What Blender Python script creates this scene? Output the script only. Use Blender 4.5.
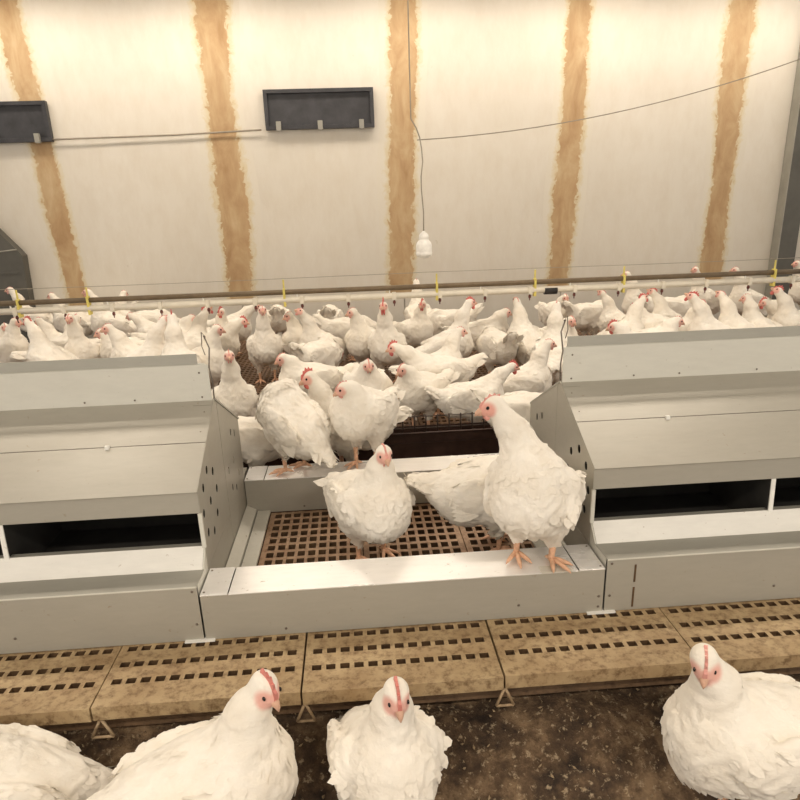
import bpy, bmesh, math, random
import numpy as np
from mathutils import Vector, Matrix, Euler, noise
from mathutils.geometry import delaunay_2d_cdt

for o in list(bpy.data.objects):
    bpy.data.objects.remove(o, do_unlink=True)
scene = bpy.context.scene
COL = scene.collection
R = math.radians
rnd = random.Random(7)

# ------------------------------------------------------------------ camera
cam_data = bpy.data.cameras.new('camera')
cam = bpy.data.objects.new('camera', cam_data)
COL.objects.link(cam)
FW = Vector((0.05833547, 0.94377422, -0.32540313))
RT = Vector((0.99678654, -0.07299029, -0.0330001))
UP = Vector((0.05489592, 0.32243238, 0.94499936))
mw = Matrix((RT, UP, -FW)).transposed().to_4x4()
mw.translation = Vector((0, 0, 1.0))
cam.matrix_world = mw
cam_data.sensor_width = 36.0
cam_data.lens = 670.63 / 800 * 36.0
cam_data.shift_y = 42.06 / 800
cam_data.clip_start = 0.02
scene.camera = cam

# ------------------------------------------------------------------ light
world = bpy.data.worlds.new('world'); scene.world = world
world.use_nodes = True
bg = world.node_tree.nodes['Background']
bg.inputs[0].default_value = (1.0, 0.91, 0.80, 1)
bg.inputs[1].default_value = 0.62

def area_light(name, loc, sx, sy, power, color):
    d = bpy.data.lights.new(name, 'AREA'); d.shape = 'RECTANGLE'; d.size = sx; d.size_y = sy
    d.energy = power; d.color = color
    o = bpy.data.objects.new(name, d); COL.objects.link(o); o.location = loc
    return o
WARM = (1.0, 0.88, 0.745)
ADDED_LAMPS = [(-1.5, -1.2, 30, 'over the litter in front, left'), (1.5, -1.2, 30, 'over the litter in front, right'), (-1.6, 2.9, 17, 'behind the left nest'),
         (1.6, 2.9, 17, 'behind the right nest'), (-2.5, 5.65, 6.5, 'by the back wall, far left'), (-1.0, 5.65, 6.5, 'by the back wall, left of the cord'),
         (0.5, 5.65, 6.5, 'by the back wall, over the cord'), (2.0, 5.65, 6.5, 'by the back wall, right of the cord'), (3.5, 5.65, 6.5, 'by the back wall, near the column')]  # unseen lamps added; rows placed for frontal light and rail streak
for lx, ly, lp, lt in ADDED_LAMPS:
    area_light('added_tube_light', (lx, ly, 2.63), 1.38, 0.22, lp, WARM)

scene.view_settings.view_transform = 'Standard'
scene.view_settings.look = 'None'
scene.view_settings.gamma = 1.0
scene.view_settings.use_curve_mapping = False
scene.view_settings.exposure = 0.72

# ------------------------------------------------------------------ helpers
def tag(o, label=None, cat=None, group=None, kind=None):
    if label: o['label'] = label
    if cat: o['category'] = cat
    if group: o['group'] = group
    if kind: o['kind'] = kind
    return o

def link(name, me, parent=None, mat=None):
    o = bpy.data.objects.new(name, me); COL.objects.link(o)
    if mat and me is not None and not me.materials: me.materials.append(mat)
    if parent: o.parent = parent
    return o

def empty(name, loc=(0, 0, 0), rz=0.0, s=1.0):
    o = bpy.data.objects.new(name, None); COL.objects.link(o)
    o.location = loc; o.rotation_euler = (0, 0, rz); o.scale = (s, s, s)
    o.empty_display_size = 0.05
    return o

class MB:
    """collects shapes of one part and links them as one mesh"""
    def __init__(self): self.bm = bmesh.new()
    def box(self, x0, x1, y0, y1, z0, z1, bev=0.0):
        b = bmesh.new()
        bmesh.ops.create_cube(b, size=1)
        bmesh.ops.scale(b, vec=(x1 - x0, y1 - y0, z1 - z0), verts=b.verts)
        bmesh.ops.translate(b, vec=((x0 + x1) / 2, (y0 + y1) / 2, (z0 + z1) / 2), verts=b.verts)
        if bev: bmesh.ops.bevel(b, geom=b.edges[:], offset=bev, segments=2, affect='EDGES', profile=0.7)
        return self.merge(b)
    def merge(self, b):
        me = bpy.data.meshes.new('tmp'); b.to_mesh(me); b.free(); self.bm.from_mesh(me); bpy.data.meshes.remove(me)
        return self
    def prism(self, prof, x0, x1):
        """profile in (y,z) extruded along x"""
        b = self.bm
        A = [b.verts.new((x0, y, z)) for y, z in prof]; B = [b.verts.new((x1, y, z)) for y, z in prof]
        n = len(prof)
        b.faces.new(A[::-1]); b.faces.new(B)
        for i in range(n): b.faces.new((A[i], A[(i + 1) % n], B[(i + 1) % n], B[i]))
        return self
    def sheet(self, p0, p1, x0, x1, t=0.002):
        """sheet metal strip between (y,z) points p0 and p1, thickness t behind its front side"""
        d = Vector((p1[0] - p0[0], p1[1] - p0[1])).normalized(); nrm = Vector((d.y, -d.x)) * t
        return self.prism([p0, p1, (p1[0] + nrm.x, p1[1] + nrm.y), (p0[0] + nrm.x, p0[1] + nrm.y)], x0, x1)
    def tube(self, pts, rad, seg=8, cap=True):
        pts = [Vector(p) for p in pts]
        if not isinstance(rad, (list, tuple)): rad = [rad] * len(pts)
        b = self.bm; rings = []
        ref = None
        for i, p in enumerate(pts):
            t = (pts[min(i + 1, len(pts) - 1)] - pts[max(i - 1, 0)]).normalized()
            if ref is None: ref = t.orthogonal().normalized()
            u = (ref - t * ref.dot(t)).normalized(); ref = u; w = t.cross(u)
            rings.append([b.verts.new(p + (u * math.cos(k * 2 * math.pi / seg) + w * math.sin(k * 2 * math.pi / seg)) * rad[i]) for k in range(seg)])
        for a, c in zip(rings, rings[1:]):
            for k in range(seg):
                b.faces.new((a[k], a[(k + 1) % seg], c[(k + 1) % seg], c[k])).smooth = True
        if cap: b.faces.new(rings[0][::-1]); b.faces.new(rings[-1])
        return self
    def lathe(self, prof, c=(0, 0, 0), seg=20):
        b = self.bm; c = Vector(c); rings = []
        for r, z in prof:
            rings.append([b.verts.new(c + Vector((r * math.cos(k * 2 * math.pi / seg), r * math.sin(k * 2 * math.pi / seg), z))) for k in range(seg)])
        for a, d in zip(rings, rings[1:]):
            for k in range(seg): b.faces.new((a[k], a[(k + 1) % seg], d[(k + 1) % seg], d[k])).smooth = True
        b.faces.new(rings[0][::-1]); b.faces.new(rings[-1])
        return self
    def ball(self, c, r, sc=(1, 1, 1), seg=10):
        b = bmesh.new(); bmesh.ops.create_uvsphere(b, u_segments=seg, v_segments=max(6, seg * 2 // 3), radius=r)
        bmesh.ops.scale(b, vec=sc, verts=b.verts); bmesh.ops.translate(b, vec=c, verts=b.verts)
        for f in b.faces: f.smooth = True
        return self.merge(b)
    def mesh(self, name, mat):
        bmesh.ops.recalc_face_normals(self.bm, faces=self.bm.faces[:])
        me = bpy.data.meshes.new(name); self.bm.to_mesh(me); self.bm.free(); me.materials.append(mat)
        return me
    def build(self, name, mat, parent=None):
        return link(name, self.mesh(name, mat), parent)

# ------------------------------------------------------------------ materials
def nodes(name):
    m = bpy.data.materials.new(name); m.use_nodes = True
    nt = m.node_tree; return m, nt, nt.nodes['Principled BSDF']

def noise_tex(nt, scale, detail=4, rough=0.6, vec=None, dist=0.0):
    n = nt.nodes.new('ShaderNodeTexNoise'); n.inputs['Scale'].default_value = scale
    n.inputs['Detail'].default_value = detail; n.inputs['Roughness'].default_value = rough; n.inputs['Distortion'].default_value = dist
    if vec is not None: nt.links.new(vec, n.inputs['Vector'])
    return n.outputs['Fac']

def ramp(nt, fac, stops):
    r = nt.nodes.new('ShaderNodeValToRGB'); nt.links.new(fac, r.inputs[0])
    e = r.color_ramp.elements
    while len(e) < len(stops): e.new(0.5)
    for k, (p, c) in zip(e, stops): k.position = p; k.color = (*c, 1)
    return r.outputs[0]

def mixc(nt, fac, a, b, mode='MIX'):
    m = nt.nodes.new('ShaderNodeMix'); m.data_type = 'RGBA'; m.blend_type = mode
    for sock, v in ((m.inputs[0], fac), (m.inputs[6], a), (m.inputs[7], b)):
        if hasattr(v, 'links') or isinstance(v, bpy.types.NodeSocket): nt.links.new(v, sock)
        elif isinstance(v, (int, float)): sock.default_value = v
        else: sock.default_value = (*v, 1)
    return m.outputs[2]

def coord(nt, kind='Object', scale=(1, 1, 1)):
    t = nt.nodes.new('ShaderNodeTexCoord'); mp = nt.nodes.new('ShaderNodeMapping')
    mp.inputs['Scale'].default_value = scale; nt.links.new(t.outputs[kind], mp.inputs[0]); return mp.outputs[0]

def geo_pos(nt, scale=(1, 1, 1)):
    t = nt.nodes.new('ShaderNodeNewGeometry'); mp = nt.nodes.new('ShaderNodeMapping')
    mp.inputs['Scale'].default_value = scale; nt.links.new(t.outputs['Position'], mp.inputs[0]); return mp.outputs[0]

def bump(nt, bsdf, fac, strength, dist=0.01):
    b = nt.nodes.new('ShaderNodeBump'); b.inputs['Strength'].default_value = strength; b.inputs['Distance'].default_value = dist
    nt.links.new(fac, b.inputs['Height']); nt.links.new(b.outputs[0], bsdf.inputs['Normal'])

def simple(name, c, rough=0.6, metal=0.0, var=0.12, scale=30, bmp=0.0):
    m, nt, p = nodes(name)
    f = noise_tex(nt, scale, vec=geo_pos(nt))
    nt.links.new(ramp(nt, f, [(0.3, tuple(x * (1 - var) for x in c)), (0.7, tuple(min(1, x * (1 + var)) for x in c))]), p.inputs['Base Color'])
    p.inputs['Roughness'].default_value = rough; p.inputs['Metallic'].default_value = metal
    if bmp: bump(nt, p, f, bmp)
    return m

def galvanised(name, c, rough, metal, dirt=0.35, dirtc=(0.30, 0.24, 0.17)):
    m, nt, p = nodes(name)
    big = noise_tex(nt, 3.0, 5, 0.6, geo_pos(nt, (0.6, 1, 2)))
    fine = noise_tex(nt, 60, 4, 0.7, geo_pos(nt, (0.25, 1, 1)))
    specks = noise_tex(nt, 42, 3, 0.75, geo_pos(nt))
    base = mixc(nt, fine, tuple(x * 0.9 for x in c), tuple(min(1, x * 1.07) for x in c))
    base = mixc(nt, ramp(nt, big, [(0.45, (0, 0, 0)), (0.8, (dirt, dirt, dirt))]), base, tuple((a + b) / 2 for a, b in zip(c, dirtc)))
    base = mixc(nt, ramp(nt, specks, [(0.66, (0, 0, 0)), (0.76, (0.75, 0.75, 0.75))]), base, dirtc)
    nt.links.new(base, p.inputs['Base Color'])
    nt.links.new(ramp(nt, big, [(0.3, (rough * 0.85,) * 3), (0.8, (rough * 1.25,) * 3)]), p.inputs['Roughness'])
    p.inputs['Metallic'].default_value = metal
    bump(nt, p, big, 0.06, 0.02)
    return m

M = {}
M['galv'] = galvanised('galvanised_sheet', (0.42, 0.40, 0.345), 0.42, 0.2)
M['galv_lit_top'] = galvanised('lit_rail_sheet', (0.90, 0.89, 0.87), 0.28, 0.35, 0.15)  # rail top whitened: reflected light painted into its base colour
M['white_sheet'] = galvanised('white_coated_sheet', (0.86, 0.85, 0.80), 0.4, 0.0, 0.15)
M['pale_sheet'] = galvanised('pale_sheet', (0.68, 0.67, 0.60), 0.42, 0.1, 0.2)
M['flange'] = galvanised('flange_sheet', (0.42, 0.41, 0.36), 0.5, 0.3, 0.3)
M['dark'] = simple('dark_metal', (0.035, 0.028, 0.024), 0.5, 0.4, 0.4, 20)
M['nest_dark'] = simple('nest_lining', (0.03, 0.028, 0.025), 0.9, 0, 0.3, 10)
M['screw'] = simple('screw_metal', (0.20, 0.17, 0.14), 0.45, 0.6)
M['clipwhite'] = simple('white_plastic', (0.88, 0.87, 0.82), 0.4)
M['rust'] = simple('rusty_slot', (0.10, 0.055, 0.025), 0.8, 0, 0.4, 60)

def wall_mat():
    m, nt, p = nodes('wall_panel_coating')
    v = geo_pos(nt)
    big = noise_tex(nt, 0.9, 5, 0.55, v); fine = noise_tex(nt, 9, 6, 0.65, geo_pos(nt, (1, 1, 0.45)))
    sp = noise_tex(nt, 7.5, 3, 0.6, v)
    c = mixc(nt, big, (0.66, 0.615, 0.53), (0.78, 0.74, 0.665))
    c = mixc(nt, ramp(nt, fine, [(0.4, (0, 0, 0)), (0.75, (0.5, 0.5, 0.5))]), c, (0.63, 0.565, 0.465))
    c = mixc(nt, ramp(nt, sp, [(0.73, (0, 0, 0)), (0.80, (0.7, 0.7, 0.7))]), c, (0.40, 0.33, 0.20))
    nt.links.new(c, p.inputs['Base Color']); p.inputs['Roughness'].default_value = 0.75
    bump(nt, p, fine, 0.15, 0.02)
    return m
M['wall'] = wall_mat()

def stain_mat():
    m, nt, p = nodes('brown_joint_foam')
    at = nt.nodes.new('ShaderNodeAttribute'); at.attribute_name = 'edge'
    f = noise_tex(nt, 4.5, 6, 0.65, geo_pos(nt, (1.6, 1, 0.6)), 0.5); g = noise_tex(nt, 16, 6, 0.68, geo_pos(nt, (1, 1, 0.8)), 0.8)
    core = ramp(nt, f, [(0.3, (0.40, 0.25, 0.125)), (0.5, (0.50, 0.345, 0.19)), (0.7, (0.58, 0.44, 0.265))])
    def mth(op, a, b):
        n = nt.nodes.new('ShaderNodeMath'); n.operation = op
        for s, v in zip(n.inputs, (a, b)):
            if isinstance(v, float): s.default_value = v
            else: nt.links.new(v, s)
        return n.outputs[0]
    e = mth('ADD', at.outputs['Fac'], mth('MULTIPLY', mth('SUBTRACT', g, 0.5), 0.75))
    c = mixc(nt, ramp(nt, e, [(0.50, (0, 0, 0)), (0.56, (1, 1, 1))]), core, (0.66, 0.57, 0.385))
    c = mixc(nt, ramp(nt, e, [(0.57, (0, 0, 0)), (0.78, (1, 1, 1))]), c, (0.71, 0.665, 0.575))
    nt.links.new(c, p.inputs['Base Color']); p.inputs['Roughness'].default_value = 0.85
    bump(nt, p, g, 0.15, 0.01)
    return m
M['stain'] = stain_mat()
M['stain_halo'] = simple('yellowed_wall_edge', (0.69, 0.635, 0.53), 0.8, 0, 0.06, 12)

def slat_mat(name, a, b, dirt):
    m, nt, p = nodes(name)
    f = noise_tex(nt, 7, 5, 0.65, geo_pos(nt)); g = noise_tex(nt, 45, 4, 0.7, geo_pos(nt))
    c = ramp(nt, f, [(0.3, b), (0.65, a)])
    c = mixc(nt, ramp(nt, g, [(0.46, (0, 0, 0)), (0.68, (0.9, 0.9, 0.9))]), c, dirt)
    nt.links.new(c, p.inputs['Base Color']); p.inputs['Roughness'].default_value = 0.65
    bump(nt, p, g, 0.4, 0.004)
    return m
M['slat'] = slat_mat('dirty_slat_plastic', (0.50, 0.375, 0.215), (0.33, 0.22, 0.11), (0.17, 0.10, 0.045))
M['slat_brown'] = slat_mat('soiled_slat_plastic', (0.36, 0.215, 0.115), (0.23, 0.125, 0.06), (0.12, 0.06, 0.03))
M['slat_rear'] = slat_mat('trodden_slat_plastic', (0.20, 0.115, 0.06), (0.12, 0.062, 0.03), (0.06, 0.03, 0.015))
M['slat_gap'] = slat_mat('worn_slat_plastic', (0.47, 0.325, 0.215), (0.33, 0.20, 0.12), (0.20, 0.105, 0.055))
M['hole_shade'] = slat_mat('slat_hole_shade', (0.13, 0.075, 0.035), (0.08, 0.045, 0.02), (0.05, 0.028, 0.013))  # darker hole walls: shade of the slat holes painted as colour
M['beam'] = slat_mat('support_beam', (0.20, 0.125, 0.07), (0.13, 0.08, 0.045), (0.08, 0.05, 0.03))
M['bracket'] = slat_mat('bracket_plastic', (0.50, 0.38, 0.24), (0.36, 0.24, 0.13), (0.2, 0.13, 0.07))

def litter_mat():
    m, nt, p = nodes('litter')
    f = noise_tex(nt, 13, 8, 0.72, geo_pos(nt)); g = noise_tex(nt, 55, 5, 0.7, geo_pos(nt))
    c = ramp(nt, f, [(0.35, (0.025, 0.015, 0.009)), (0.50, (0.09, 0.055, 0.03)), (0.65, (0.24, 0.16, 0.09))])
    c = mixc(nt, ramp(nt, g, [(0.57, (0, 0, 0)), (0.66, (0.85, 0.85, 0.85))]), c, (0.40, 0.31, 0.20))
    nt.links.new(c, p.inputs['Base Color']); p.inputs['Roughness'].default_value = 0.95
    bump(nt, p, g, 0.8, 0.01)
    return m
M['litter'] = litter_mat()
M['chip'] = simple('litter_chip', (0.30, 0.22, 0.13), 0.9, 0, 0.4, 80)
M['pit'] = simple('manure_pit', (0.055, 0.032, 0.018), 0.95, 0, 0.4, 8)

def feather_mat():
    m, nt, p = nodes('white_feathers')
    at = nt.nodes.new('ShaderNodeAttribute'); at.attribute_name = 'skin'
    v = coord(nt, 'Object')
    f = noise_tex(nt, 11, 5, 0.6, v); g = noise_tex(nt, 70, 4, 0.6, coord(nt, 'Object', (0.5, 1, 1)))
    info = nt.nodes.new('ShaderNodeObjectInfo')
    c = ramp(nt, f, [(0.28, (0.83, 0.765, 0.66)), (0.62, (0.92, 0.88, 0.80))])
    c = mixc(nt, mixc(nt, 0.25, (0, 0, 0), info.outputs['Random']), c, (0.83, 0.76, 0.63))
    c = mixc(nt, at.outputs['Fac'], c, (0.78, 0.36, 0.29))
    nt.links.new(c, p.inputs['Base Color'])
    p.inputs['Roughness'].default_value = 0.9; p.inputs['Sheen Weight'].default_value = 0.15
    p.inputs['Specular IOR Level'].default_value = 0.15
    p.inputs['Subsurface Weight'].default_value = 0.0
    bump(nt, p, g, 0.5, 0.006)
    return m
M['feather'] = feather_mat()
M['comb'] = simple('comb_skin', (0.62, 0.15, 0.13), 0.55, 0, 0.2, 60)
M['comb_pale'] = simple('pale_comb_skin', (0.72, 0.34, 0.29), 0.55, 0, 0.15, 60)
M['comb_mid'] = simple('pink_comb_skin', (0.66, 0.24, 0.20), 0.55, 0, 0.18, 60)
M['beak'] = simple('beak_horn', (0.66, 0.40, 0.28), 0.5, 0, 0.15, 60)
M['eye'] = simple('eye_dark', (0.015, 0.01, 0.008), 0.15)
M['legskin'] = simple('leg_scales', (0.70, 0.42, 0.27), 0.6, 0, 0.2, 90, 0.3)
M['pipe_brown'] = simple('brown_steel_pipe', (0.17, 0.125, 0.075), 0.5, 0.3, 0.2, 15)
M['pipe_white'] = simple('white_drinker_pipe', (0.76, 0.71, 0.60), 0.45, 0, 0.08, 12)
M['clip_yellow'] = simple('yellow_plastic', (0.72, 0.62, 0.16), 0.5)
M['nipple'] = simple('nipple_metal', (0.17, 0.06, 0.05), 0.4, 0.4)
M['black'] = simple('black_plastic', (0.02, 0.018, 0.016), 0.5)
M['wire'] = simple('grey_wire', (0.33, 0.29, 0.23), 0.6)
M['lampwhite'] = simple('white_lamp_holder', (0.90, 0.88, 0.83), 0.35)
M['steel_dark'] = simple('dark_grey_steel', (0.115, 0.11, 0.095), 0.55, 0.3, 0.15, 6)
M['steel_light'] = simple('grey_steel_flange', (0.33, 0.32, 0.28), 0.55, 0.3, 0.12, 6)
M['inlet'] = simple('dark_inlet_plastic', (0.045, 0.045, 0.05), 0.45, 0.1, 0.3, 10)
M['feeder'] = simple('dark_feeder_steel', (0.06, 0.035, 0.028), 0.4, 0.4, 0.35, 12)
M['grill'] = simple('feeder_grill_wire', (0.07, 0.05, 0.04), 0.5, 0.4)
M['feed'] = simple('feed_meal', (0.22, 0.11, 0.05), 0.95, 0, 0.3, 50)
M['ceiling'] = simple('ceiling_board', (0.74, 0.71, 0.64), 0.8, 0, 0.05, 3)
M['added_tube_glow'] = bpy.data.materials.new('added_lamp_tube'); M['added_tube_glow'].use_nodes = True
_p = M['added_tube_glow'].node_tree.nodes['Principled BSDF']
_p.inputs['Emission Color'].default_value = (*WARM, 1); _p.inputs['Emission Strength'].default_value = 6.0

# ------------------------------------------------------------------ room
def structure(o): o['kind'] = 'structure'; return o
WALL_Y = 6.2
PIT_Z = -0.45
wall = structure(MB().box(-5.5, 6.0, WALL_Y + 0.03, WALL_Y + 0.2, PIT_Z, 2.80).build('wall_back', M['stain_halo']))
joints = [-2.455 - 1.48, -2.455, -0.995, 0.47, 1.92, 3.335, 4.82]
edges = [-5.5] + joints + [6.0]
for a, b in zip(edges, edges[1:]):
    MB().box(a + 0.004, b - 0.004, WALL_Y, WALL_Y + 0.029, PIT_Z + 0.01, 2.79, 0.003).build('wall_panel', M['wall'], wall)

def foam_strip(cx, w, seed, lean, bottom=0.28, top=2.77):
    """brown foam that ran out of a panel joint; 'edge' grows from 0 on the joint to 1 at the faded rim"""
    nz, nx = 150, 10
    verts = []; faces = []; edge = []
    for i in range(nz + 1):
        z = bottom + (top - bottom) * i / nz
        c = cx + lean * (z - 1.0) + 0.03 * noise.noise(Vector((seed, z * 1.1, 0)))
        hw = w * (1 + 0.25 * noise.noise(Vector((seed + 4, z * 1.3, 2))))
        for k in range(nx + 1):
            u = -1 + 2 * k / nx
            verts.append((c + u * hw, WALL_Y - 0.0006 - 0.003 * (1 - abs(u)), z)); edge.append(abs(u))
    for i in range(nz):
        for k in range(nx):
            a = i * (nx + 1) + k; faces.append((a, a + 1, a + nx + 2, a + nx + 1))
    me = bpy.data.meshes.new('joint_seal'); me.from_pydata(verts, [], faces); me.materials.append(M['stain'])
    me.attributes.new('edge', 'FLOAT', 'POINT').data.foreach_set('value', edge)
    for f in me.polygons: f.use_smooth = True
    return link('joint_seal', me, wall)
WID = [0.2, 0.165, 0.20, 0.20, 0.175, 0.20, 0.2]
for i, cx in enumerate(joints):
    foam_strip(cx, WID[i], 11 + i * 3.7, [0, -0.05, 0.0, 0.035, 0.045, 0.01, 0][i])

ceil = structure(MB().box(-5.5, 6.0, -2.0, WALL_Y + 0.2, 2.80, 2.90).build('ceiling', M['ceiling']))

floor = structure(MB().box(-5.5, 6.0, -2.0, WALL_Y + 0.03, PIT_Z - 0.1, PIT_Z).build('floor', M['pit']))

# steel column on the right, standing before the wall
colu = structure(empty('steel_column_1', (3.985, 6.12, PIT_Z)))
MB().box(-0.095, 0.070, -0.045, -0.035, 0, 3.25, 0.002).build('column_flange', M['steel_dark'], colu)
MB().box(-0.100, -0.092, -0.045, 0.070, 0, 3.25, 0.001).build('column_side', M['steel_light'], colu)
MB().box(0.0, 0.012, -0.035, 0.060, 0, 3.25).build('column_web', M['steel_dark'], colu)
MB().box(-0.092, 0.070, 0.060, 0.070, 0, 3.25, 0.002).build('column_flange', M['steel_dark'], colu)

# ------------------------------------------------------------------ slatted floor
PX, PYF = 0.03385, 0.0565
def slat_mesh(name, nx, ny, mat, hx=0.0215, hy=0.024, rim=0.018, t=0.034, px=PX, py=PYF, front=0.03):
    W = nx * px + 2 * rim - (px - hx); D = ny * py - (py - hy) + rim + front
    xs = [0.0]; ys = [0.0]
    for i in range(nx): a = rim + i * px; xs += [a, a + hx]
    xs.append(W)
    for j in range(ny): a = front + j * py; ys += [a, a + hy]
    ys.append(D)
    b = bmesh.new(); V = {}
    def vert(i, j, k):
        if (i, j, k) not in V: V[(i, j, k)] = b.verts.new((xs[i] - W / 2, ys[j], -k * t))
        return V[(i, j, k)]
    hole = lambda i, j: 0 <= i < len(xs) - 1 and 0 <= j < len(ys) - 1 and i % 2 == 1 and j % 2 == 1
    solid = lambda i, j: 0 <= i < len(xs) - 1 and 0 <= j < len(ys) - 1 and not hole(i, j)
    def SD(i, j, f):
        if hole(i, j): f.material_index = 1       # shade inside the holes, put into their wall colour
    for i in range(len(xs) - 1):
        for j in range(len(ys) - 1):
            if not solid(i, j): continue
            b.faces.new((vert(i, j, 0), vert(i + 1, j, 0), vert(i + 1, j + 1, 0), vert(i, j + 1, 0)))
            if not solid(i - 1, j): SD(i - 1, j, b.faces.new((vert(i, j, 0), vert(i, j + 1, 0), vert(i, j + 1, 1), vert(i, j, 1))))
            if not solid(i + 1, j): SD(i + 1, j, b.faces.new((vert(i + 1, j + 1, 0), vert(i + 1, j, 0), vert(i + 1, j, 1), vert(i + 1, j + 1, 1))))
            if not solid(i, j - 1): SD(i, j - 1, b.faces.new((vert(i + 1, j, 0), vert(i, j, 0), vert(i, j, 1), vert(i + 1, j, 1))))
            if not solid(i, j + 1): SD(i, j + 1, b.faces.new((vert(i, j + 1, 0), vert(i + 1, j + 1, 0), vert(i + 1, j + 1, 1), vert(i, j + 1, 1))))
    bmesh.ops.recalc_face_normals(b, faces=b.faces[:])
    me = bpy.data.meshes.new(name); b.to_mesh(me); b.free(); me.materials.append(mat); me.materials.append(M['hole_shade'])
    return me, W, D
# front strip before the nests
fm, fW, fD = slat_mesh('slat_panel', 13, 4, M['slat'], hx=0.0225, hy=0.0185, py=0.0615, front=0.074)
for k in range(-5, 5):
    o = link('slat_panel', fm, floor); o.location = (0.066 + k * 0.4565, 1.2375, 0.0 + 0.002 * (k % 2))
    o.scale.x = 0.452 / fW
    o.rotation_euler.z = R(rnd.uniform(-0.25, 0.25))
# panels inside the gap between the nests
gm, gW, gD = slat_mesh('slat_panel', 9, 12, M['slat_gap'], hx=0.0232, hy=0.031, px=0.0335, py=0.0475, front=0.016)
for k in range(3):
    o = link('slat_panel', gm, floor); o.location = (-0.172 + k * 0.3215, 1.62, -0.001); o.scale.x = 0.318 / gW
# back floor under the flock
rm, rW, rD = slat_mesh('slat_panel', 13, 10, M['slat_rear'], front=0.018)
nrow = int((WALL_Y - 2.36) / (rD + 0.004))
for j in range(nrow + 1):
    for k in range(-7, 10):
        if 2.36 + j * (rD + 0.004) + rD > WALL_Y - 0.0: continue
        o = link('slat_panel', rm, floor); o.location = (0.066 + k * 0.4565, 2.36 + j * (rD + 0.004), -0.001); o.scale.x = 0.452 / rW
# support beam and brackets under the front edge
tag(MB().box(-2.3, 2.3, 1.285, 1.325, -0.095, -0.036, 0.003).build('support_beam', M['beam']),
    'brown soiled beam running under the front edge of the slatted floor', 'beam')
for bx, w, lab in ((-0.605, 0.024, 'leftmost'), (-0.157, 0.02, 'middle'), (0.297, 0.02, 'rightmost')):
    b = MB()
    zt, zb = -0.0345, -0.08
    P = [(bx, 1.246, zt), (bx - w, 1.241, zb), (bx + w, 1.241, zb), (bx, 1.246, zt)]
    for a, c in zip(P, P[1:]): b.tube([a, c], 0.0036, 6)
    b.prism([(1.246, zt), (1.284, zt), (1.284, zt - 0.028)], bx - 0.005, bx + 0.005)
    o = b.build('slat_bracket', M['bracket'])
    tag(o, '%s of the three small triangular brackets hanging under front slat edge' % lab, 'bracket', 'brackets under the front slats')

# ------------------------------------------------------------------ litter in front
def litter():
    b = bmesh.new(); nx, ny = 230, 70
    x0, x1, y0, y1 = -2.3, 2.3, 0.25, 1.36
    g = []
    for j in range(ny + 1):
        row = []
        for i in range(nx + 1):
            x = x0 + (x1 - x0) * i / nx; y = y0 + (y1 - y0) * j / ny
            s = min(1, max(0, (y - 0.98) / 0.30)); s = s * s * (3 - 2 * s)
            z = -0.235 + 0.125 * s
            z += 0.018 * noise.noise(Vector((x * 5, y * 5, 0))) + 0.010 * noise.noise(Vector((x * 17, y * 17, 4))) + 0.008 * noise.noise(Vector((x * 48, y * 48, 8)))
            row.append(b.verts.new((x, y, z)))
        g.append(row)
    for j in range(ny):
        for i in range(nx): b.faces.new((g[j][i], g[j][i + 1], g[j + 1][i + 1], g[j + 1][i])).smooth = True
    mb = MB(); mb.bm.free(); mb.bm = b
    o = mb.build('litter_bed', M['litter'])
    tag(o, 'dark brown clumpy litter heaped below the front slats', 'litter', kind='stuff')
    c = MB()
    for k in range(1500):
        x = rnd.uniform(-1.3, 1.4); y = rnd.uniform(0.7, 1.32)
        s = min(1, max(0, (y - 0.98) / 0.30)); s = s * s * (3 - 2 * s)
        z = -0.235 + 0.125 * s + 0.018 * noise.noise(Vector((x * 5, y * 5, 0))) + 0.010 * noise.noise(Vector((x * 17, y * 17, 4))) + 0.004
        r = rnd.uniform(0.0018, 0.0045)
        a = rnd.uniform(0, 6.28)
        v = [c.bm.verts.new((x + r * q * math.cos(a + t), y + r * q * math.sin(a + t), z + dz)) for q, t, dz in ((1.6, 0, 0), (0.8, 1.5, 0.002), (1.5, 3.1, 0.004), (0.7, 4.7, 0.0))]
        top = c.bm.verts.new((x, y, z + r * 0.9)); bot = c.bm.verts.new((x, y, z - r))
        for q in range(4):
            c.bm.faces.new((v[q], v[(q + 1) % 4], top)); c.bm.faces.new((v[(q + 1) % 4], v[q], bot))
    p = c.build('litter_chips', M['chip'], o); p['kind'] = 'stuff'
litter()

# ------------------------------------------------------------------ nest boxes
YF, HR, HN, YRI, YN, ZE = 1.459, 0.129, 0.153, 1.590, 1.592, 0.349
YAP, ZAP, YBK, ZBK, YBF, YBB = 1.9085, 0.502, 2.226, 0.3465, 2.205, 2.337
XL, XR = -0.417, 0.603
HOLES = [(1.712, .361), (1.778, .332), (1.651, .334), (1.801, .271), (1.713, .271), (1.624, .274), (1.774, .207), (1.645, .209), (1.712, .181)]
HOLES2 = [(2.078, .254), (1.988, .252), (2.143, .186), (2.017, .184), (2.079, .158), (2.084, .347), (2.142, .325)]

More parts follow.
